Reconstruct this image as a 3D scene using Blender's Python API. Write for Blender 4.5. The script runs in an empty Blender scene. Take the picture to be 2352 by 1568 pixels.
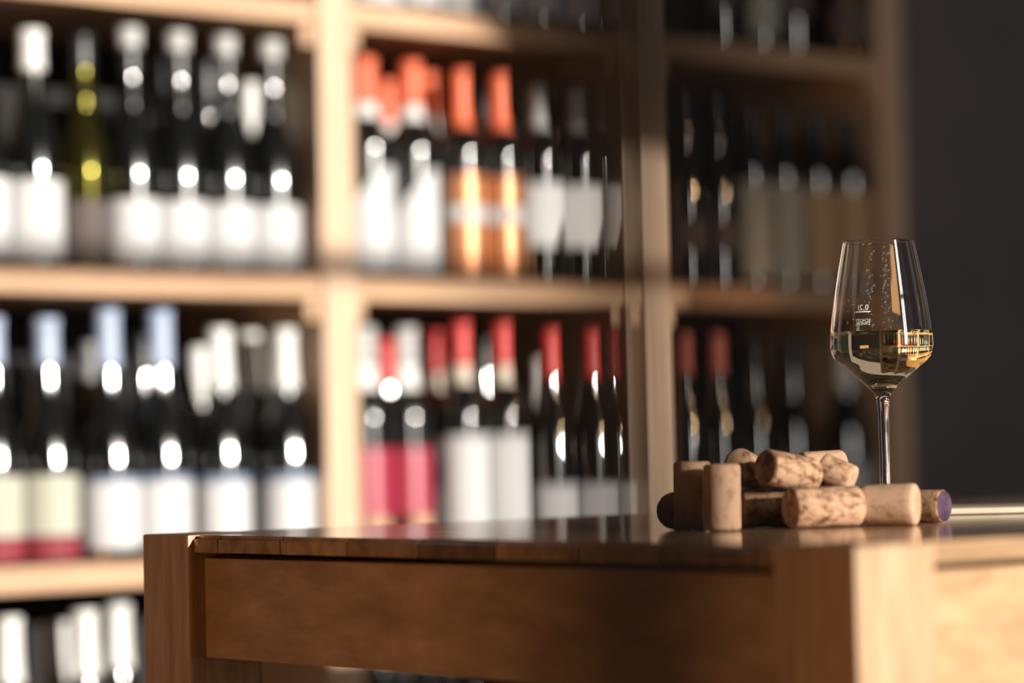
import bpy, bmesh, math, random
from mathutils import Vector, Matrix
random.seed(7)
scene = bpy.context.scene
col = scene.collection

# ------------------------------------------------------------------ camera
FPX, W_, H_ = 6400.0, 2352, 1568          # focal length in pixels of the 2352 px wide frame
CAMZ, PITCH, ROLL = 0.817, math.atan(252 / 6400.0), 0.0225
fwd = Vector((0, math.cos(PITCH), math.sin(PITCH)))
r0 = Vector((1, 0, 0)); u0 = Vector((0, -math.sin(PITCH), math.cos(PITCH)))
rgt = r0 * math.cos(ROLL) - u0 * math.sin(ROLL)
upv = u0 * math.cos(ROLL) + r0 * math.sin(ROLL)
cam_d = bpy.data.cameras.new('camera'); cam = bpy.data.objects.new('camera', cam_d); col.objects.link(cam)
cam.matrix_world = Matrix(((rgt.x, upv.x, -fwd.x, 0), (rgt.y, upv.y, -fwd.y, 0), (rgt.z, upv.z, -fwd.z, CAMZ), (0, 0, 0, 1)))
cam_d.sensor_width = 36.0; cam_d.lens = FPX / W_ * 36.0
cam_d.clip_start = 0.02
cam_d.dof.use_dof = True; cam_d.dof.focus_distance = 2.09
cam_d.dof.aperture_fstop = cam_d.lens / 1000 / 0.0375
scene.camera = cam

def at(px, py, depth):
    """point seen at pixel (px, py) at a distance depth along the camera axis"""
    x = (px - W_ / 2) / FPX; y = (H_ / 2 - py) / FPX
    return Vector((0, 0, CAMZ)) + depth * (fwd + x * rgt + y * upv)

# room axes: U runs along the shelf and the table, V goes into the shelf
A_ = math.radians(39.3)
U = Vector((math.cos(A_), math.sin(A_), 0)); V = Vector((-math.sin(A_), math.cos(A_), 0))
def UV(u, v, z=0.0): return u * U + v * V + Vector((0, 0, z))

# ------------------------------------------------------------------ world, sun, big lights, exposure
wd = bpy.data.worlds.new('world'); scene.world = wd; wd.use_nodes = True
bg = wd.node_tree.nodes['Background']; bg.inputs[0].default_value = (0.80, 0.78, 0.80, 1); bg.inputs[1].default_value = 0.024
sun_d = bpy.data.lights.new('sun', 'SUN'); sun = bpy.data.objects.new('sun', sun_d); col.objects.link(sun)
SUN_EL = math.radians(10.5)
sun_h = (-0.99 * V + 0.13 * U).normalized()
sun_dir = (sun_h * math.cos(SUN_EL) + Vector((0, 0, math.sin(SUN_EL)))).normalized()
sun.rotation_euler = sun_dir.to_track_quat('Z', 'Y').to_euler(); sun.location = (0, 0, 6)
sun_d.energy = 7.5; sun_d.color = (1.0, 0.93, 0.83); sun_d.angle = math.radians(0.6)
GAIN = 4.32 / 0.99 * math.tan(SUN_EL)          # how much higher a sunbeam is at the window than where it lands on the shelf

WIN_V, WIN_U0, WIN_U1, WIN_Z0, WIN_Z1 = -1.3, 1.05, 3.42, 0.35, 2.62
def area(name, loc, direction, sx, sy, power, color):
    d = bpy.data.lights.new(name, 'AREA'); o = bpy.data.objects.new(name, d); col.objects.link(o)
    d.shape = 'RECTANGLE'; d.size = sx; d.size_y = sy; d.energy = power; d.color = color
    o.location = loc; o.rotation_euler = (-Vector(direction)).to_track_quat('Z', 'Y').to_euler()
    return o
area('sky_light', UV((WIN_U0 + WIN_U1) / 2, WIN_V - 0.16, (WIN_Z0 + WIN_Z1) / 2), V, WIN_U1 - WIN_U0, WIN_Z1 - WIN_Z0, 2, (1.0, 0.96, 0.92))
area('glass_streak_light', UV(2.04, WIN_V - 0.15, 1.5), V, 0.42, 1.8, 36, (1.0, 0.96, 0.91))  # added strip light outside the window, makes the pale streak on the glass
area('apron_fill', (-1.7, 0.25, 0.35), (0.84, 0.52, 0.14), 1.0, 0.5, 12, (1.0, 0.50, 0.19))  # added warm fill, set low, stands in for floor bounce on the apron
def spot(name, loc, target, power, angle, blend, color, size=0.06):
    d = bpy.data.lights.new(name, 'SPOT'); o = bpy.data.objects.new(name, d); col.objects.link(o)
    d.energy = power; d.spot_size = math.radians(angle); d.spot_blend = blend; d.color = color; d.shadow_soft_size = size
    o.location = loc; o.rotation_euler = (Vector(loc) - Vector(target)).to_track_quat('Z', 'Y').to_euler()
    return o
spot('bay_fill_spot', UV(3.6, 0.2, 2.05), at(1860, 560, 3.95), 230, 10.5, 1.0, (1.0, 0.62, 0.32))  # added warm fill that brightens the right shelf bay, no fixture behind it

vs = scene.view_settings
vs.view_transform = 'Standard'; vs.look = 'None'; vs.gamma = 1; vs.use_curve_mapping = False; vs.exposure = 0.0
cy = scene.cycles
cy.max_bounces = 16; cy.transmission_bounces = 16; cy.glossy_bounces = 6; cy.diffuse_bounces = 2; cy.transparent_max_bounces = 8
cy.sample_clamp_indirect = 6.0; cy.caustics_refractive = False; cy.caustics_reflective = False
cy.use_denoising = True

# ------------------------------------------------------------------ helpers
def tag(o, label=None, cat=None, group=None, kind=None):
    if label: o['label'] = label
    if cat: o['category'] = cat
    if group: o['group'] = group
    if kind: o['kind'] = kind
    return o
def empty(name, loc=(0, 0, 0), rz=0.0):
    o = bpy.data.objects.new(name, None); col.objects.link(o); o.location = loc; o.rotation_euler = (0, 0, rz)
    o.empty_display_size = 0.02
    return o
def link_mesh(name, me, mat=None, parent=None):
    if mat and not me.materials: me.materials.append(mat)
    o = bpy.data.objects.new(name, me); col.objects.link(o)
    if parent: o.parent = parent
    return o
def finish(bm, name, smooth=False):
    bmesh.ops.recalc_face_normals(bm, faces=bm.faces[:])
    me = bpy.data.meshes.new(name); bm.to_mesh(me); bm.free()
    if smooth:
        for p in me.polygons: p.use_smooth = True
    return me
def bm_box(bm, lo, hi):
    lo = Vector(lo); hi = Vector(hi)
    vs_ = [bm.verts.new((x, y, z)) for z in (lo.z, hi.z) for y in (lo.y, hi.y) for x in (lo.x, hi.x)]
    for f in ((0, 2, 3, 1), (4, 5, 7, 6), (0, 1, 5, 4), (2, 6, 7, 3), (0, 4, 6, 2), (1, 3, 7, 5)):
        bm.faces.new([vs_[i] for i in f])
def box_mesh(name, lo, hi, bev=0.0, seg=2):
    bm = bmesh.new(); bm_box(bm, lo, hi)
    if bev > 0:
        bmesh.ops.bevel(bm, geom=bm.edges[:], offset=bev, segments=seg, profile=0.6, affect='EDGES')
    return finish(bm, name)
def spline(pts, n=6):
    """Catmull-Rom through (r, z) points"""
    out = []
    for i in range(len(pts) - 1):
        p0 = pts[max(i - 1, 0)]; p1 = pts[i]; p2 = pts[i + 1]; p3 = pts[min(i + 2, len(pts) - 1)]
        for k in range(n):
            t = k / n
            out.append(tuple(0.5 * (2 * b + (c - a) * t + (2 * a - 5 * b + 4 * c - d) * t * t + (3 * b - a - 3 * c + d) * t ** 3)
                             for a, b, c, d in zip(p0, p1, p2, p3)))
    out.append(tuple(pts[-1]))
    return [(max(r, 0.0), max(z, 0.0)) for r, z in out]
def lathe_mesh(name, prof, seg=32, close=True, smooth=True, mats=None):
    bm = bmesh.new(); rings = []
    for r, z in prof:
        if r < 1e-6: rings.append([bm.verts.new((0, 0, z))])
        else: rings.append([bm.verts.new((r * math.cos(2 * math.pi * k / seg), r * math.sin(2 * math.pi * k / seg), z)) for k in range(seg)])
    for a, b in zip(rings, rings[1:]):
        for k in range(seg):
            k2 = (k + 1) % seg
            if len(a) == 1 and len(b) == 1: continue
            if len(a) == 1: bm.faces.new((a[0], b[k], b[k2]))
            elif len(b) == 1: bm.faces.new((a[k], b[0], a[k2]))
            else: bm.faces.new((a[k], b[k], b[k2], a[k2]))
    return finish(bm, name, smooth)

# ------------------------------------------------------------------ materials
def new_mat(name):
    m = bpy.data.materials.new(name); m.use_nodes = True
    return m, m.node_tree, m.node_tree.nodes['Principled BSDF']
def plain(name, c, rough=0.5, spec=0.5, ior=1.5, metal=0.0, coat=0.0, tint=None):
    m, nt, b = new_mat(name)
    b.inputs['Base Color'].default_value = (*c, 1); b.inputs['Roughness'].default_value = rough
    b.inputs['Specular IOR Level'].default_value = spec; b.inputs['IOR'].default_value = ior
    b.inputs['Metallic'].default_value = metal; b.inputs['Coat Weight'].default_value = coat
    if tint: b.inputs['Specular Tint'].default_value = (*tint, 1)
    return m
def mottled(name, c1, c2, scale, rough=0.6, stretch=(1, 1, 1), detail=6, bump=0.0, lo=0.35, hi=0.65, spec=0.4):
    m, nt, b = new_mat(name); N = nt.nodes; L = nt.links
    tc = N.new('ShaderNodeTexCoord'); mp = N.new('ShaderNodeMapping'); mp.inputs['Scale'].default_value = stretch
    nz = N.new('ShaderNodeTexNoise'); nz.inputs['Scale'].default_value = scale; nz.inputs['Detail'].default_value = detail
    nz.inputs['Roughness'].default_value = 0.65
    rp = N.new('ShaderNodeValToRGB'); rp.color_ramp.elements[0].position = lo; rp.color_ramp.elements[1].position = hi
    rp.color_ramp.elements[0].color = (*c1, 1); rp.color_ramp.elements[1].color = (*c2, 1)
    L.new(tc.outputs['Object'], mp.inputs[0]); L.new(mp.outputs[0], nz.inputs[0]); L.new(nz.outputs[0], rp.inputs[0])
    L.new(rp.outputs[0], b.inputs['Base Color']); b.inputs['Roughness'].default_value = rough
    b.inputs['Specular IOR Level'].default_value = spec
    if bump:
        bp = N.new('ShaderNodeBump'); bp.inputs['Strength'].default_value = bump; bp.inputs['Distance'].default_value = 0.001
        L.new(nz.outputs[0], bp.inputs['Height']); L.new(bp.outputs[0], b.inputs['Normal'])
    return m
M = {}
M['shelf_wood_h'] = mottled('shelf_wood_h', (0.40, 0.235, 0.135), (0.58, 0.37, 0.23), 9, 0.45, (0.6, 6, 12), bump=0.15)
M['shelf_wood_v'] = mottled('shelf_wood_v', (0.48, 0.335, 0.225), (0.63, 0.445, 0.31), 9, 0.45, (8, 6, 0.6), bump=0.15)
M['leg_wood'] = mottled('leg_wood', (0.34, 0.20, 0.105), (0.58, 0.39, 0.245), 12, 0.42, (9, 9, 0.8), bump=0.12, lo=0.3, hi=0.72)
M['apron_wood'] = mottled('apron_wood', (0.32, 0.18, 0.085), (0.56, 0.36, 0.205), 7, 0.42, (2.2, 2.2, 7), bump=0.1, lo=0.28, hi=0.7)
M['leg_top_dark'] = mottled('leg_top_dark', (0.09, 0.045, 0.02), (0.19, 0.10, 0.045), 40, 0.6, spec=0.25)  # darker brown for the top faces of the table legs
M['panel_dark'] = plain('panel_dark', (0.018, 0.016, 0.016), 0.7, 0.2)
M['black_metal'] = plain('black_metal', (0.010, 0.0095, 0.0095), 0.6, 0.25)
M['wall_plum'] = mottled('wall_plum', (0.16, 0.136, 0.146), (0.19, 0.16, 0.17), 3, 0.85, spec=0.15)
M['wall_plain'] = mottled('wall_plain', (0.10, 0.085, 0.075), (0.12, 0.10, 0.09), 3, 0.9, spec=0.15)
M['floor'] = mottled('floor', (0.08, 0.05, 0.03), (0.13, 0.08, 0.05), 4, 0.5, (1, 8, 1))
M['glass_black'] = plain('glass_black', (0.004, 0.0045, 0.004), 0.11, 0.9, 1.9)
M['glass_olive'] = plain('glass_olive', (0.012, 0.011, 0.003), 0.12, 0.6, 1.6, tint=(0.85, 0.76, 0.16))
M['glass_amber'] = plain('glass_amber', (0.012, 0.007, 0.002), 0.12, 0.5, 1.55, tint=(0.9, 0.5, 0.08))
M['cap_black'] = plain('cap_black', (0.012, 0.012, 0.014), 0.35, 0.5)
M['cap_silver'] = plain('cap_silver', (0.46, 0.46, 0.45), 0.45, 0.5)
M['cap_white'] = plain('cap_white', (0.72, 0.72, 0.70), 0.45)
M['cap_blue'] = plain('cap_blue', (0.34, 0.41, 0.56), 0.35)
M['cap_orange'] = plain('cap_orange', (0.80, 0.15, 0.06), 0.45)
M['cap_red'] = plain('cap_red', (0.62, 0.06, 0.055), 0.45)
M['cap_pink'] = plain('cap_pink', (0.62, 0.20, 0.17), 0.5)
M['cap_cream'] = plain('cap_cream', (0.62, 0.56, 0.46), 0.5)
def paper(name, c, mark=0.75, scale=38):
    return mottled(name, tuple(x * mark for x in c), c, scale, 0.65, (1, 1, 2.2), detail=3, lo=0.26, hi=0.42, spec=0.3)
M['paper_white'] = paper('paper_white', (0.56, 0.56, 0.57))
M['paper_bright'] = paper('paper_bright', (0.84, 0.85, 0.87), 0.85)
M['paper_cream'] = paper('paper_cream', (0.42, 0.42, 0.35), 0.85)
M['paper_tan'] = paper('paper_tan', (0.48, 0.31, 0.17), 0.85)
M['paper_sage'] = paper('paper_sage', (0.46, 0.43, 0.34), 0.85)
M['paper_brown'] = paper('paper_brown', (0.10, 0.078, 0.074), 0.8)
M['paper_claret'] = paper('paper_claret', (0.22, 0.03, 0.045), 0.8)
M['paper_red'] = plain('paper_red', (0.33, 0.028, 0.062), 0.3, 0.7)
M['paper_copper'] = plain('paper_copper', (0.60, 0.27, 0.13), 0.42, 0.5, metal=0.6)
M['paper_blue'] = paper('paper_blue', (0.22, 0.28, 0.40), 0.8)
M['cork'] = mottled('cork', (0.12, 0.052, 0.022), (0.47, 0.285, 0.175), 150, 0.85, (1, 1, 0.7), detail=7, bump=0.6, lo=0.36, hi=0.56, spec=0.2)
M['cork_pale'] = mottled('cork_pale', (0.19, 0.09, 0.045), (0.48, 0.30, 0.19), 110, 0.85, (1, 1, 0.7), detail=7, bump=0.4, lo=0.28, hi=0.47, spec=0.2)
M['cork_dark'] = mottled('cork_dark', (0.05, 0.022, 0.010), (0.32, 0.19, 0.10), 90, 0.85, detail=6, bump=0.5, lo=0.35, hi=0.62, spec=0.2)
M['cork_wine'] = mottled('cork_wine', (0.045, 0.02, 0.045), (0.10, 0.062, 0.088), 60, 0.8, detail=5, bump=0.4, lo=0.35, hi=0.6, spec=0.2)
M['print'] = plain('print', (0.85, 0.90, 0.90), 0.5)
M['shade_panel'] = plain('shade_panel', (0.08, 0.06, 0.055), 0.9, 0.1)
def glass_mat(name, color, ior):
    m = bpy.data.materials.new(name); m.use_nodes = True; nt = m.node_tree; nt.nodes.clear()
    g = nt.nodes.new('ShaderNodeBsdfGlass'); g.inputs['Color'].default_value = (*color, 1); g.inputs['Roughness'].default_value = 0.0
    g.inputs['IOR'].default_value = ior; o = nt.nodes.new('ShaderNodeOutputMaterial'); nt.links.new(g.outputs[0], o.inputs[0])
    return m
M['clear_glass'] = glass_mat('clear_glass', (0.99, 0.99, 0.985), 1.5)
M['wine'] = glass_mat('wine', (0.985, 0.945, 0.78), 1.345)
M['water'] = glass_mat('water', (1, 1, 1), 1.33)
def table_top_mat():
    """planks side by side along local x, each with its own tone; satin varnish"""
    m, nt, b = new_mat('table_planks'); N = nt.nodes; L = nt.links
    tc = N.new('ShaderNodeTexCoord'); sp = N.new('ShaderNodeSeparateXYZ'); L.new(tc.outputs['Object'], sp.inputs[0])
    dv = N.new('ShaderNodeMath'); dv.operation = 'DIVIDE'; dv.inputs[1].default_value = 0.083; L.new(sp.outputs['Y'], dv.inputs[0])
    fl = N.new('ShaderNodeMath'); fl.operation = 'FLOOR'; L.new(dv.outputs[0], fl.inputs[0])
    wn = N.new('ShaderNodeTexWhiteNoise'); wn.noise_dimensions = '1D'; L.new(fl.outputs[0], wn.inputs['W'])
    fr = N.new('ShaderNodeMath'); fr.operation = 'FRACT'; L.new(dv.outputs[0], fr.inputs[0])
    mp = N.new('ShaderNodeMapping'); mp.inputs['Scale'].default_value = (1.2, 9, 9); L.new(tc.outputs['Object'], mp.inputs[0])
    nz = N.new('ShaderNodeTexNoise'); nz.inputs['Scale'].default_value = 8; nz.inputs['Detail'].default_value = 7; L.new(mp.outputs[0], nz.inputs[0])
    rp = N.new('ShaderNodeValToRGB'); rp.color_ramp.elements[0].position = 0.3; rp.color_ramp.elements[1].position = 0.7
    rp.color_ramp.elements[0].color = (0.28, 0.165, 0.09, 1); rp.color_ramp.elements[1].color = (0.54, 0.35, 0.205, 1); L.new(nz.outputs[0], rp.inputs[0])
    mr = N.new('ShaderNodeMapRange'); mr.inputs['To Min'].default_value = 0.45; mr.inputs['To Max'].default_value = 1.25; L.new(wn.outputs['Value'], mr.inputs['Value'])
    mx = N.new('ShaderNodeVectorMath'); mx.operation = 'SCALE'; L.new(rp.outputs[0], mx.inputs[0]); L.new(mr.outputs[0], mx.inputs['Scale'])
    sm = N.new('ShaderNodeMath'); sm.operation = 'GREATER_THAN'; sm.inputs[1].default_value = 0.02; L.new(fr.outputs[0], sm.inputs[0])
    m2 = N.new('ShaderNodeMapRange'); m2.inputs['To Min'].default_value = 0.35; L.new(sm.outputs[0], m2.inputs['Value'])
    mx2 = N.new('ShaderNodeVectorMath'); mx2.operation = 'SCALE'; L.new(mx.outputs[0], mx2.inputs[0]); L.new(m2.outputs[0], mx2.inputs['Scale'])
    L.new(mx2.outputs[0], b.inputs['Base Color']); b.inputs['Roughness'].default_value = 0.13
    b.inputs['Specular IOR Level'].default_value = 0.6; b.inputs['Coat Weight'].default_value = 0.4; b.inputs['Coat Roughness'].default_value = 0.10
    bp = N.new('ShaderNodeBump'); bp.inputs['Strength'].default_value = 0.08; bp.inputs['Distance'].default_value = 0.0006
    L.new(nz.outputs[0], bp.inputs['Height']); L.new(bp.outputs[0], b.inputs['Normal'])
    return m
M['table_planks'] = table_top_mat()

# ------------------------------------------------------------------ the setting
RZ = A_                                                # local x = U, local y = V
P1 = Vector((-0.227, 3.714, 0))                         # front of the second upright
PU, PV = P1.dot(U), P1.dot(V)
def room_obj(name, lo, hi, mat, parent=None):
    o = link_mesh(name, box_mesh(name, lo, hi), mat, parent); o.rotation_euler = (0, 0, RZ); return o
tag(room_obj('floor', (-3.5, -1.5, -0.05), (6.5, PV + 0.5, 0.0), M['floor']), kind='structure')
tag(room_obj('wall_back', (-3.5, PV + 0.37, 0.0), (6.5, PV + 0.5, 2.9), M['wall_plum']), kind='structure')
bm = bmesh.new()
bm_box(bm, (-3.5, WIN_V - 0.12, 0), (WIN_U0, WIN_V, 2.9)); bm_box(bm, (WIN_U1, WIN_V - 0.12, 0), (6.5, WIN_V, 2.9))
bm_box(bm, (WIN_U0, WIN_V - 0.12, 0), (WIN_U1, WIN_V, WIN_Z0)); bm_box(bm, (WIN_U0, WIN_V - 0.12, WIN_Z1), (WIN_U1, WIN_V, 2.9))
o = link_mesh('wall_front', finish(bm, 'wall_front'), M['wall_plain']); o.rotation_euler = (0, 0, RZ); tag(o, kind='structure')
bm = bmesh.new()
for a0, a1, z0, z1 in ((WIN_U0, WIN_U0 + 0.05, WIN_Z0, WIN_Z1), (WIN_U1 - 0.05, WIN_U1, WIN_Z0, WIN_Z1),
                       (WIN_U0, WIN_U1, WIN_Z0, WIN_Z0 + 0.05), (WIN_U0, WIN_U1, WIN_Z1 - 0.05, WIN_Z1), (WIN_U0, WIN_U1, 1.065 + GAIN, 1.09 + GAIN)):
    bm_box(bm, (a0, WIN_V - 0.08, z0), (a1, WIN_V - 0.02, z1))
o = link_mesh('window_1', finish(bm, 'window_1'), M['black_metal']); o.rotation_euler = (0, 0, RZ); tag(o, kind='structure')
# added panel out of view, lower edge shaped to shade the upper shelf
def lerp(x, pts):
    for (xa, ya), (xb, yb) in zip(pts, pts[1:]):
        if x <= xb: return ya + (yb - ya) * max(0, x - xa) / (xb - xa)
    return pts[-1][1]
bm = bmesh.new(); n = 60; rows = 8; g = []
for i in range(n + 1):
    a = WIN_U0 + (WIN_U1 - WIN_U0) * i / n
    low = GAIN + lerp(a - 2.74, [(-1.6, 1.62), (0.12, 1.55), (0.25, 1.42), (0.40, 1.29), (0.555, 1.235), (1.0, 1.2)])
    g.append([bm.verts.new((a, WIN_V + 0.05 + 0.02 * math.sin(i * 1.9), 2.75 + (low - 2.75) * j / rows)) for j in range(rows + 1)])
for i in range(n):
    for j in range(rows): bm.faces.new((g[i][j], g[i + 1][j], g[i + 1][j + 1], g[i][j + 1]))
bmesh.ops.solidify(bm, geom=bm.faces[:], thickness=0.004)
o = link_mesh('shade_panel', finish(bm, 'shade_panel', True), M['shade_panel']); o.rotation_euler = (0, 0, RZ)
tag(o, 'unseen dark panel added over the window top to shade the upper shelf', 'shade_panel')

# ------------------------------------------------------------------ wine shelf
Z_MID, PITCH_Z, TH = 1.041, 0.368, 0.033
POSTS = [-1.18, -0.592, 0.0, 0.555, 1.083]               # along U, from the bright upright
PW = 0.054; DEPTH = 0.34
LEVELS = {'low': Z_MID - 2 * PITCH_Z, 'lower': Z_MID - PITCH_Z, 'middle': Z_MID, 'upper': Z_MID + PITCH_Z}
shelf = empty('wine_shelf', UV(PU, PV), RZ)
tag(shelf, 'tall light oak shelving full of wine bottles along the back wall', 'shelf')
for a in POSTS:
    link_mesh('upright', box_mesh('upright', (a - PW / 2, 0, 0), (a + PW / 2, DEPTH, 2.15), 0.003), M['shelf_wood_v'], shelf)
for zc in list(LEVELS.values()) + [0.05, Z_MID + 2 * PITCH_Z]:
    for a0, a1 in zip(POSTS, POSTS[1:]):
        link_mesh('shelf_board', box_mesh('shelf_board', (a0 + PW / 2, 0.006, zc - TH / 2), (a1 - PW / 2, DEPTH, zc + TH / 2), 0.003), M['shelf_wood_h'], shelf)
        for s, a in ((1, a0), (-1, a1)):
            if zc > 0.1:
                x0, x1 = sorted((a + s * PW / 2, a + s * (PW / 2 + 0.020)))
                link_mesh('cleat', box_mesh('cleat', (x0, 0.012, zc - TH / 2 - 0.028), (x1, DEPTH - 0.01, zc - TH / 2), 0.002), M['shelf_wood_h'], shelf)
link_mesh('back_panel', box_mesh('back_panel', (POSTS[0] - PW / 2, DEPTH + 0.001, 0.0), (POSTS[-1] + PW / 2, DEPTH + 0.012, 2.15)), M['panel_dark'], shelf)

def a_of(px, py, b):
    """distance along the shelf of a point b behind its front that is seen at pixel column px (py: where that was read)"""
    yh = 1036 - ROLL * (px - 1176); x = px + ROLL * (yh - py); k = (x - 1176) / FPX
    bx, by = P1.x + b * V.x, P1.y + b * V.y
    return (k * by - bx) / (U.x - k * U.y)

# ------------------------------------------------------------------ bottles
def bottle_profile(h, r, style):
    nr = 0.0145
    if style == 'bordeaux':
        pts = [(r * 0.9, 0.0), (r, 0.006), (r, 0.10), (r, 0.165), (r * 0.985, 0.18), (r * 0.86, 0.198), (r * 0.6, 0.212), (nr * 1.12, 0.228), (nr, 0.245), (nr * 0.96, h - 0.012), (nr * 1.05, h - 0.01), (nr * 1.05, h)]
    else:
        pts = [(r * 0.9, 0.0), (r, 0.006), (r, 0.07), (r, 0.112), (r * 0.985, 0.128), (r * 0.90, 0.153), (r * 0.73, 0.178), (r * 0.55, 0.201), (nr * 1.22, 0.215), (nr * 1.10, 0.233), (nr * 1.02, 0.251), (nr * 0.97, h - 0.012), (nr * 1.05, h - 0.01), (nr * 1.05, h)]
    return [(0, 0.012), (r * 0.6, 0.004)] + spline(pts, 5) + [(0, h)]
def prof_r(prof, z):
    for (ra, za), (rb, zb) in zip(prof[2:], prof[3:]):
        if za <= z <= zb: return ra + (rb - ra) * (z - za) / max(zb - za, 1e-9)
    return prof[-2][0]
def sleeve(prof, z0, z1, off=0.0006, n=8, top=True):
    pts = [(prof_r(prof, z0) - 0.0008, z0)] + [(prof_r(prof, z0 + (z1 - z0) * i / n) + off, z0 + (z1 - z0) * i / n) for i in range(n + 1)]
    if top: pts += [(0, z1 + 0.0006)]
    else: pts += [(prof_r(prof, z1) - 0.0008, z1)]
    return pts
def label_mesh(r, z0, z1, half=1.5, slant=0.0, notch=0.0):
    """a paper patch wrapped round the front (-y) of the bottle"""
    bm = bmesh.new(); n = 20; rows = 6; g = []
    for i in range(n + 1):
        t = i / n; ang = -math.pi / 2 - half + 2 * half * t
        top = z1 - slant * max(0.0, 0.62 - t) ** 1.4 * 1.9
        bot = z0 + (notch * max(0.0, 1 - abs(t - 0.66) / 0.16))
        g.append([bm.verts.new((r * math.cos(ang), r * math.sin(ang), bot + (top - bot) * j / rows)) for j in range(rows + 1)])
    for i in range(n):
        for j in range(rows): bm.faces.new((g[i][j], g[i + 1][j], g[i + 1][j + 1], g[i][j + 1]))
    return finish(bm, 'label', True)

# kind: height, radius, style, glass, capsule pieces (name, from top, to top, material), labels (z0, z1, material, slant, notch)
KINDS = {
    'grey_top': (0.312, 0.0350, 'burgundy', 'glass_black', [('capsule', 0.062, 0.026, 'cap_black'), ('capsule_top', 0.026, 0.0, 'cap_silver')], [(0.008, 0.090, 'paper_white', 0, 0)],
                 'black wine bottle with grey-topped capsule'),
    'white_cap': (0.298, 0.0362, 'burgundy', 'glass_black', [('capsule', 0.052, 0.0, 'cap_white')], [(0.010, 0.108, 'paper_white', 0, 0)],
                  'wine bottle with tall label and white capsule'),
    'olive': (0.298, 0.0325, 'burgundy', 'glass_olive', [('capsule', 0.045, 0.0, 'cap_black')], [(0.010, 0.085, 'paper_brown', 0, 0)],
              'olive green wine bottle with brown label'),
    'claret': (0.306, 0.0375, 'burgundy', 'glass_black', [('capsule', 0.060, 0.0, 'cap_blue')], [(0.036, 0.110, 'paper_cream', 0, 0), (0.006, 0.0355, 'paper_claret', 0, 0)],
               'wine bottle with cream and dark red label'),
    'blue_cap': (0.318, 0.0375, 'burgundy', 'glass_black', [('capsule', 0.075, 0.0, 'cap_blue')], [(0.016, 0.098, 'paper_white', 0, 0), (0.0985, 0.106, 'paper_blue', 0, 0)],
                 'wine bottle with white label and blue capsule'),
    'silver_cap': (0.296, 0.0360, 'burgundy', 'glass_black', [('capsule', 0.080, 0.0, 'cap_white')], [(0.012, 0.094, 'paper_white', 0, 0), (0.0945, 0.104, 'paper_blue', 0, 0)],
                   'wine bottle with white label and pale capsule'),
    'orange_cap': (0.300, 0.0365, 'bordeaux', 'glass_black', [('capsule', 0.062, 0.0, 'cap_orange'), ('capsule_band', 0.082, 0.0625, 'cap_white')], [(0.006, 0.150, 'paper_white', 0.075, 0)],
                   'wine bottle with slanted label and orange capsule'),
    'copper': (0.294, 0.0352, 'bordeaux', 'glass_black', [('capsule', 0.080, 0.0, 'cap_orange')], [(0.006, 0.080, 'paper_copper', 0, 0), (0.0805, 0.102, 'paper_white', 0, 0), (0.1025, 0.145, 'paper_copper', 0, 0)],
               'copper labelled wine bottle with orange capsule'),
    'notched': (0.280, 0.0370, 'bordeaux', 'glass_black', [('capsule', 0.060, 0.0, 'cap_silver')], [(0.050, 0.140, 'paper_bright', 0, 0.045)],
                'black wine bottle with notched white label'),
    'red_label': (0.300, 0.0338, 'bordeaux', 'glass_black', [('capsule', 0.050, 0.0, 'cap_silver'), ('capsule_band', 0.085, 0.0505, 'cap_white')], [(0.042, 0.135, 'paper_red', 0, 0), (0.014, 0.0418, 'paper_tan', 0, 0, 0.5)],
                  'wine bottle with crimson label'),
    'red_cream': (0.308, 0.0372, 'bordeaux', 'glass_black', [('capsule', 0.060, 0.0, 'cap_red'), ('capsule_band', 0.085, 0.0605, 'cap_cream')], [(0.012, 0.150, 'paper_white', 0, 0)],
                  'wine bottle with red and cream capsule'),
    'red_cap': (0.300, 0.0370, 'burgundy', 'glass_black', [('capsule', 0.070, 0.0, 'cap_red')], [(0.020, 0.078, 'paper_white', 0, 0)],
                'dark wine bottle with plain red capsule'),
    'sage': (0.270, 0.0340, 'bordeaux', 'glass_black', [('capsule', 0.040, 0.0, 'cap_black')], [(0.014, 0.160, 'paper_sage', 0, 0)],
             'dark wine bottle with pale sage label'),
    'tan': (0.270, 0.0345, 'bordeaux', 'glass_black', [('capsule', 0.040, 0.0, 'cap_black')], [(0.014, 0.155, 'paper_tan', 0, 0)],
            'dark wine bottle with tan brown label'),
    'black': (0.290, 0.0325, 'burgundy', 'glass_black', [('capsule', 0.050, 0.0, 'cap_black')], [(0.050, 0.100, 'paper_brown', 0, 0)],
              'black wine bottle with small dark label'),
    'pink_cap': (0.295, 0.0335, 'burgundy', 'glass_black', [('capsule', 0.060, 0.0, 'cap_pink')], [(0.020, 0.085, 'paper_cream', 0, 0)],
                 'dark wine bottle with dusty pink capsule'),
    'amber': (0.280, 0.0365, 'burgundy', 'glass_amber', [('capsule', 0.050, 0.0, 'cap_silver')], [(0.020, 0.085, 'paper_brown', 0, 0)],
              'amber wine bottle with silver capsule'),
}
MESH = {}
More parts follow.
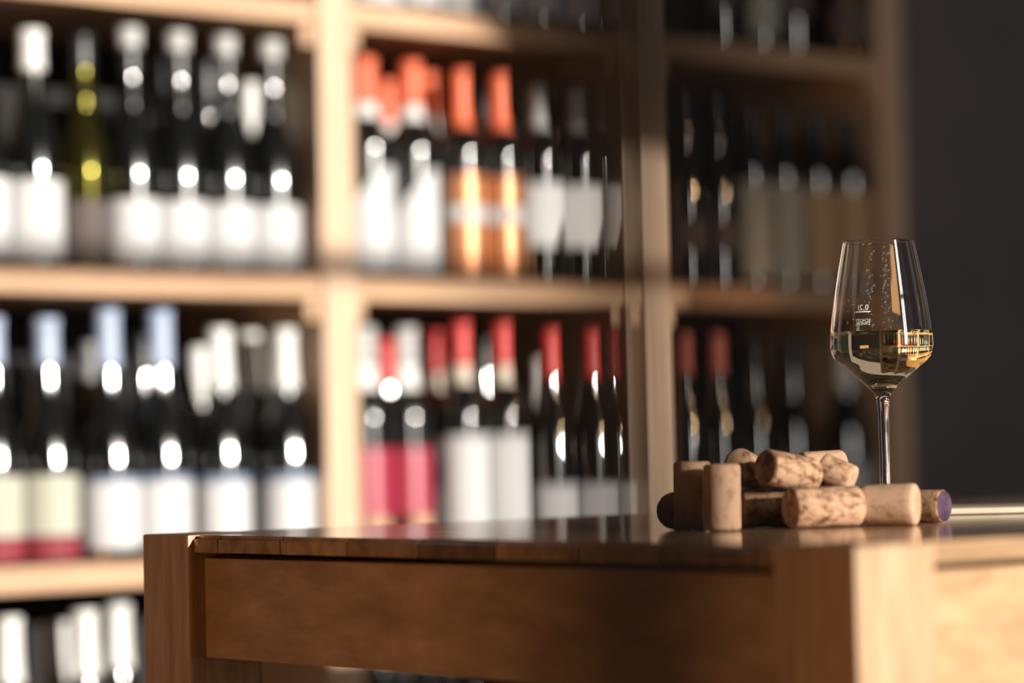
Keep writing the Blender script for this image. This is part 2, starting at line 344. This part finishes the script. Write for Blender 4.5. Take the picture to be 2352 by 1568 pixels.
def kind_meshes(k):
    if k in MESH: return MESH[k]
    h, r, style, gl, caps, labels, text = KINDS[k]
    prof = bottle_profile(h, r, style); out = []
    me = lathe_mesh('glass', prof, 32); me.materials.append(M[gl]); out.append(('glass', me))
    for nm, a, b, mt in caps:
        me = lathe_mesh(nm, sleeve(prof, h - a, h - b if b else h, 0.0012 if nm == 'capsule' else 0.0013, top=(b == 0.0)), 24); me.materials.append(M[mt]); out.append((nm, me))
    for i, (z0, z1, mt, sl, nt_, *hw) in enumerate(labels):
        me = label_mesh(r + 0.0009, z0, z1, hw[0] if hw else 1.5, slant=sl, notch=nt_); me.materials.append(M[mt]); out.append(('label' if i == 0 else 'label_band', me))
    MESH[k] = out
    return out
ORD = ['first', 'second', 'third', 'fourth', 'fifth', 'sixth', 'seventh', 'eighth', 'ninth']
PLACED = []
def place_bottle(k, a, b, z, label, group, turn=0.0, scale=1.0):
    PLACED.append((k, a, b, z, KINDS[k][1] * scale + 0.0009, label))
    t = empty('wine_bottle', UV(PU + a, PV + b, z), RZ + turn); t.scale = (scale,) * 3
    tag(t, label, 'bottle', group)
    for nm, me in kind_meshes(k): link_mesh(nm, me, None, t)
    return t
def row(bay, level, items, b=0.041, py=600, back=False):
    z = LEVELS[level] + TH / 2 + 0.0006
    where = {'low': 'lowest shelf', 'lower': 'table-height shelf', 'middle': 'middle shelf', 'upper': 'top shelf'}[level]
    k0 = {'left': 1, 'middle': 2, 'right': 3}[bay]
    lo_, hi_ = POSTS[k0] + PW / 2 + 0.001, POSTS[k0 + 1] - PW / 2 - 0.001
    rr = [KINDS[it[0]][1] * (it[2] if len(it) > 2 else 1.0) + 0.0014 for it in items]
    aa = [a_of(it[1], py, b) for it in items]
    for _ in range(400):                               # bottles stand clear of each other and of the uprights
        for i in range(len(aa)):
            aa[i] = min(max(aa[i], lo_ + rr[i]), hi_ - rr[i])
            if i:
                d = rr[i] + rr[i - 1] - (aa[i] - aa[i - 1])
                if d > 0: aa[i] += d / 2; aa[i - 1] -= d / 2
    for i, it in enumerate(items):
        k, a = it[0], aa[i]
        txt = KINDS[k][6] + ', ' + ORD[i] + ' from left' + (' behind' if back else '') + ', ' + where + ', ' + bay + ' bay'
        place_bottle(k, a, b, z, txt, 'wine bottles on the ' + where + ' in the ' + bay + ' bay', random.uniform(-0.12, 0.12), it[2] if len(it) > 2 else 1.0)

row('left', 'middle', [('white_cap', -42), ('white_cap', 72), ('olive', 188), ('grey_top', 293), ('grey_top', 403), ('grey_top', 516), ('grey_top', 617)], py=600)
row('left', 'lower', [('claret', -14), ('claret', 106), ('blue_cap', 254), ('blue_cap', 368), ('silver_cap', 508), ('silver_cap', 666)], py=1280)
row('left', 'low', [('silver_cap', 18, 1.03), ('silver_cap', 192, 1.04)], py=1500)
row('middle', 'middle', [('orange_cap', 838), ('orange_cap', 945), ('copper', 1071), ('copper', 1154), ('notched', 1243), ('notched', 1342)], py=600)
row('middle', 'lower', [('red_label', 840), ('red_label', 934), ('red_cream', 1068), ('red_cream', 1162), ('red_cap', 1280), ('red_cap', 1380)], py=1250)
row('middle', 'upper', [('orange_cap', 858), ('red_cream', 952), ('red_cream', 1046), ('red_cream', 1140), ('red_cream', 1235), ('red_cream', 1330)], py=40)
row('middle', 'low', [('silver_cap', 870), ('silver_cap', 975), ('silver_cap', 1080)], py=1560)
row('right', 'middle', [('black', 1556), ('black', 1634), ('sage', 1712), ('sage', 1790), ('tan', 1868), ('tan', 1960)], py=560)
row('right', 'lower', [('pink_cap', 1558), ('pink_cap', 1636), ('black', 1724), ('black', 1814), ('silver_cap', 1942, 0.98)], py=1200)
row('right', 'upper', [('black', 1640), ('pink_cap', 1735), ('black', 1815), ('amber', 1940)], py=100)
# the rows behind
row('left', 'middle', [('black', 430), ('black', 550), ('silver_cap', 640, 0.9)], b=0.120, py=300, back=True)
row('left', 'lower', [('blue_cap', 124, 0.95), ('amber', 190), ('black', 310), ('silver_cap', 448, 0.93), ('silver_cap', 578)], b=0.122, py=800, back=True)
row('left', 'low', [('silver_cap', 128, 0.98), ('silver_cap', 268, 1.04)], b=0.125, py=1480, back=True)
row('middle', 'middle', [('orange_cap', 885, 0.95), ('orange_cap', 968), ('black', 1110), ('black', 1200), ('black', 1290)], b=0.125, py=230, back=True)
row('middle', 'lower', [('red_cap', 880, 0.96), ('red_cream', 985, 0.97), ('black', 1110), ('silver_cap', 1242, 0.88)], b=0.125, py=820, back=True)

# ------------------------------------------------------------------ table
TZ = 0.76
Cc = at(1955, 1253, 1.58); Ll = Vector((-0.289, 2.18, 0))
TU0 = 0.5 * (Vector((Cc.x, Cc.y, 0)).dot(U) + Ll.dot(U)); TV0 = Vector((Cc.x, Cc.y, 0)).dot(V); TV1 = Ll.dot(V)
TL, TW = 1.85, TV1 - TV0
table = empty('table', UV(TU0, TV0), RZ)
tag(table, 'brown oak plank table with square legs standing before the wine shelf', 'table')
LEG = 0.066
for x0 in (0, TL - LEG):
    for y0 in (0, TW - LEG):
        lg = link_mesh('leg', box_mesh('leg', (x0, y0, 0), (x0 + LEG, y0 + LEG, TZ - 0.0011), 0.002), M['leg_wood'], table)
        lg.data.materials.append(M['leg_top_dark'])
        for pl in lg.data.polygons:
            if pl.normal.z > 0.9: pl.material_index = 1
# tabletop notched round the legs
bm = bmesh.new(); e = 0.0045; k = LEG + 0.0015
out2 = [(k, e), (TL - k, e), (TL - k, k), (TL - e, k), (TL - e, TW - k), (TL - k, TW - k), (TL - k, TW - e), (k, TW - e), (k, TW - k), (e, TW - k), (e, k), (k, k)]
lo = [bm.verts.new((x, y, TZ - 0.0145)) for x, y in out2]; hi = [bm.verts.new((x, y, TZ - 0.0015)) for x, y in out2]
bm.faces.new(lo[::-1]); bm.faces.new(hi)
for i in range(len(out2)):
    j = (i + 1) % len(out2); bm.faces.new((lo[i], lo[j], hi[j], hi[i]))
bmesh.ops.bevel(bm, geom=[ed for ed in bm.edges if ed.verts[0].co.z > TZ - 0.003 and ed.verts[1].co.z > TZ - 0.003], offset=0.003, segments=3, affect='EDGES')
link_mesh('tabletop', finish(bm, 'tabletop'), M['table_planks'], table)
AZ1, AZ0, SB = TZ - 0.019, TZ - 0.095, 0.014
for lo_, hi_ in (((LEG, SB, AZ0), (TL - LEG, SB + 0.022, AZ1)), ((LEG, TW - SB - 0.022, AZ0), (TL - LEG, TW - SB, AZ1)),
                 ((SB, LEG, AZ0), (SB + 0.022, TW - LEG, AZ1)), ((TL - SB - 0.022, LEG, AZ0), (TL - SB, TW - LEG, AZ1))):
    link_mesh('apron', box_mesh('apron', lo_, hi_, 0.0015), M['apron_wood'], table)
link_mesh('batten', box_mesh('batten', (0.04, 0.04, AZ1), (TL - 0.04, TW - 0.04, TZ - 0.0145)), M['panel_dark'], table)

# ------------------------------------------------------------------ dark upright pole close to the lens
pole = empty('metal_pole', (0.0144, 0.348, 0.0006))
tag(pole, 'slim black metal pole standing close to the viewer, blurred in front of everything', 'pole')
link_mesh('shaft', lathe_mesh('shaft', [(0, 0.006), (0.0115, 0.006), (0.0115, 2.4), (0, 2.4)], 32), M['black_metal'], pole)
link_mesh('base_plate', lathe_mesh('base_plate', spline([(0, 0), (0.11, 0), (0.11, 0.006), (0.03, 0.012), (0.0135, 0.03)], 3), 32), M['black_metal'], pole)

# ------------------------------------------------------------------ wine glass
GZ = TZ - 0.0015
gpos = at(2036, 1190, 2.09); gpos = Vector((gpos.x, gpos.y, GZ))
glass = empty('wine_glass', gpos); tag(glass, 'clear stemmed glass half filled with white wine behind the corks', 'glass')
outer = [(0.0001, 0.0), (0.030, 0.0), (0.0345, 0.0006), (0.0350, 0.0012), (0.0340, 0.0020), (0.022, 0.0036), (0.010, 0.0066), (0.0056, 0.013), (0.0042, 0.025), (0.0040, 0.050), (0.00405, 0.072),
         (0.0045, 0.084), (0.0051, 0.091), (0.0066, 0.0952), (0.0092, 0.0985), (0.0141, 0.1030), (0.0206, 0.1088), (0.0265, 0.1140), (0.0331, 0.1192), (0.0366, 0.1238), (0.03825, 0.1290), (0.0385, 0.1350),
         (0.03785, 0.1447), (0.0357, 0.1612), (0.0330, 0.1776), (0.0299, 0.1941), (0.0272, 0.2078), (0.0266, 0.2104)]
po = spline(outer, 4)
TK = 0.00095
inner = [(0.0263 - TK * 0.6, 0.2104)] + [(r - TK, z) for r, z in reversed(po) if 0.121 < z < 0.2095] + spline([(0.0316, 0.1196), (0.0250, 0.1146), (0.0188, 0.1098), (0.0125, 0.1060), (0.006, 0.1042), (0.0, 0.1038)], 3)
po_c = [(0, 0.0)] + po[1:]
prof_glass = po_c + [(0.0263, 0.2107)] + inner
link_mesh('bowl_and_stem', lathe_mesh('bowl_and_stem', prof_glass, 96), M['clear_glass'], glass)
def r_in(z):
    pts = sorted([(z_, r_) for r_, z_ in inner])
    for (za, ra), (zb, rb) in zip(pts, pts[1:]):
        if za <= z <= zb: return ra + (rb - ra) * (z - za) / max(zb - za, 1e-9)
    return pts[-1][1]
def r_out(z):
    for (ra, za), (rb, zb) in zip(po, po[1:]):
        if z > 0.09 and za <= z <= zb: return ra + (rb - ra) * (z - za) / max(zb - za, 1e-9)
    return po[-1][0]
WL = 0.1412
wp = [(0, 0.1036)] + [(r + 0.00012, z - 0.0001) for r, z in reversed(inner) if 0.1038 < z < WL - 0.0006] + [(r_in(WL) + 0.0001, WL + 0.0008), (r_in(WL) - 0.0007, WL + 0.0002), (r_in(WL) - 0.002, WL), (0, WL)]
wine = link_mesh('white_wine', lathe_mesh('white_wine', wp, 96), M['wine']); wine.location = gpos
tag(wine, 'pale golden white wine half filling the stemmed glass', 'wine')
# printed measure mark on the bowl, mirrored as the photograph shows it
def text_mesh(txt, size):
    cu = bpy.data.curves.new('txt', 'FONT'); cu.body = txt; cu.size = size; cu.align_x = 'CENTER'; cu.resolution_u = 3; cu.space_character = 1.05
    ob = bpy.data.objects.new('txt', cu); col.objects.link(ob)
    dg = bpy.context.evaluated_depsgraph_get(); me = bpy.data.meshes.new_from_object(ob.evaluated_get(dg))
    bpy.data.objects.remove(ob); return me
def wrap(me_list, ang0):
    """flat text (x along the print, y up) laid mirrored on the outside of the bowl"""
    bm = bmesh.new()
    for me in me_list: bm.from_mesh(me)
    bmesh.ops.triangulate(bm, faces=bm.faces[:])
    for v in bm.verts:
        z = v.co.y; R = r_out(z) + 0.00012; th = ang0 - v.co.x / R
        v.co = (R * math.cos(th), R * math.sin(th), z)
    return finish(bm, 'measure_mark')
def shifted(me, dx, z):
    me.transform(Matrix.Translation((dx, z, 0))); return me
bm = bmesh.new(); pts = [(-0.0058 + 0.0116 * i / 10) for i in range(11)]
for a, b in zip(pts, pts[1:]): bm.faces.new([bm.verts.new(p) for p in ((a, 0, 0), (b, 0, 0), (b, 0.0008, 0), (a, 0.0008, 0))])
line_me = bpy.data.meshes.new('line'); bm.to_mesh(line_me); bm.free()
ang0 = -math.pi / 2 - 0.365 + math.atan2(gpos.x, gpos.y) * -1
mark = wrap([shifted(text_mesh('0,2l', 0.0058), 0.0, 0.1572), shifted(line_me, 0, 0.1555),
             shifted(text_mesh('SCHOTT', 0.0030), 0, 0.1484), shifted(text_mesh('ZWIESEL', 0.0030), 0, 0.1460)], ang0)
o = link_mesh('measure_mark', mark, M['print'], glass); o['label'] = 'white printed measure mark, mirrored'
# water drops clinging to the inside of the bowl
bm = bmesh.new(); rd = random.Random(3)
def drop(th, z, s):
    R = r_in(z) - 0.0001
    mtx = Matrix.Translation((R * math.cos(th), R * math.sin(th), z)) @ Matrix.Rotation(th, 4, 'Z') @ Matrix.Diagonal((0.45 * s, 0.8 * s, s * rd.uniform(0.8, 1.6), 1))
    bmesh.ops.create_icosphere(bm, subdivisions=2, radius=1.0, matrix=mtx)
for i in range(46): drop(-math.pi / 2 - 0.36 + rd.gauss(0, 0.05), rd.uniform(0.143, 0.207), rd.uniform(0.00035, 0.0011))
for i in range(60): drop(-math.pi / 2 + 0.0 + rd.gauss(0, 0.05), rd.uniform(0.143, 0.207), rd.uniform(0.00035, 0.0011))
for i in range(14): drop(-math.pi / 2 - rd.uniform(0.5, 0.9), rd.uniform(0.145, 0.175), rd.uniform(0.0003, 0.0009))
o = link_mesh('water_drops', finish(bm, 'water_drops', True), M['water'], glass); o['kind'] = 'stuff'

# ------------------------------------------------------------------ thin board lying at the back of the table
M['pale_wood'] = mottled('pale_wood', (0.52, 0.42, 0.31), (0.66, 0.55, 0.43), 14, 0.4, (1, 8, 8))
bd = link_mesh('serving_board', box_mesh('serving_board', (0, 0, 0), (0.30, 0.10, 0.0048), 0.0012), M['pale_wood'])
bd.location = (0.334, 2.215, TZ - 0.0009)
tag(bd, 'thin pale wooden board lying on the table at the right, past the purple-ended cork', 'board')

# ------------------------------------------------------------------ corks
def cork_mesh(name, r, L_, taper=1.0, ring=None, bulge=0.0, ch=0.0022):
    """lathe along local z, centred"""
    h = L_ / 2
    pr = [(0, -h), (r - ch, -h), (r - ch * 0.3, -h + ch * 0.4), (r, -h + ch)]
    for i in range(1, 8):
        z = -h + ch + (L_ - 2 * ch) * i / 8; rr = r * (1 + (taper - 1) * i / 8) + bulge * math.sin(math.pi * i / 8)
        pr.append((rr, z))
    rt = r * taper
    pr += [(rt, h - ch), (rt - ch * 0.3, h - ch * 0.4), (rt - ch, h), (0, h)]
    me = lathe_mesh(name, pr, 40)
    rnd = random.Random(int(r * 1e6) + int(L_ * 1e5))
    for v in me.vertices:
        f = 1 + rnd.uniform(-0.008, 0.008); v.co.x *= f; v.co.y *= f
    return me
def place_cork(label, px, py, depth, axis, r, L_, mat='cork', end=None, taper=1.0, bulge=0.0, z=None):
    p = at(px, py, depth)
    if z is not None: p.z = z
    o = link_mesh('wine_cork', cork_mesh('wine_cork', r, L_, taper, None, bulge), None)
    o.data.materials.append(M[mat]); o.data.materials.append(M[end or mat])
    for pl in o.data.polygons:
        if pl.center.z > L_ / 2 - 0.0006 or pl.center.z < -L_ / 2 + 0.0006: pl.material_index = 1
    o.location = p; o.rotation_euler = Vector(axis).normalized().to_track_quat('Z', 'Y').to_euler()
    tag(o, label, 'cork', 'wine corks heaped on the table')
    return o
T0 = TZ - 0.0012
place_cork('dark wine cork lying end-on at the left edge of the heap', 1559, 1157, 2.00, (0.15, 1, 0), 0.0134, 0.046, 'cork', z=T0 + 0.0134)
place_cork('shaded cork standing upright at the left, above the end-on cork', 1592, 1128, 1.965, (0.02, 0, 1), 0.0130, 0.048, 'cork_pale', z=T0 + 0.0242)
place_cork('smooth cork standing upright, its right side in the sun', 1661, 1138, 1.93, (0.01, 0.0, 1), 0.0128, 0.046, 'cork_pale', z=T0 + 0.0232)
place_cork('cork peeking over behind the smooth standing cork', 1722, 1080, 2.03, (0.5, 1, -0.25), 0.0122, 0.044, 'cork')
place_cork('speckled cork with dark end lying on top of the heap', 1812, 1082, 1.985, (-0.80, -0.62, 0.16), 0.0128, 0.046, 'cork', 'cork_dark')
place_cork('pale cork lying flat at the back of the heap', 1888, 1072, 2.045, (1.0, 0.35, 0.03), 0.0118, 0.034, 'cork_pale')
place_cork('short cork leaning with its pale round end towards the glass', 1920, 1092, 2.00, (0.82, -0.30, -0.42), 0.0125, 0.026, 'cork', 'cork_pale')
place_cork('long speckled cork lying at the front centre of the heap', 1892, 1155, 1.955, (1, 0.42, 0.0), 0.0142, 0.054, 'cork', z=T0 + 0.0142)
place_cork('pale cork with rounded collar lying before the glass stem', 2042, 1147, 1.965, (1, -0.40, 0.0), 0.0140, 0.040, 'cork_pale', taper=1.06, z=T0 + 0.0146)
place_cork('cork with purple wine-stained end at the right edge', 2112, 1156, 2.02, (0.80, -0.60, 0.0), 0.0118, 0.042, 'cork', 'cork_wine', z=T0 + 0.0118)
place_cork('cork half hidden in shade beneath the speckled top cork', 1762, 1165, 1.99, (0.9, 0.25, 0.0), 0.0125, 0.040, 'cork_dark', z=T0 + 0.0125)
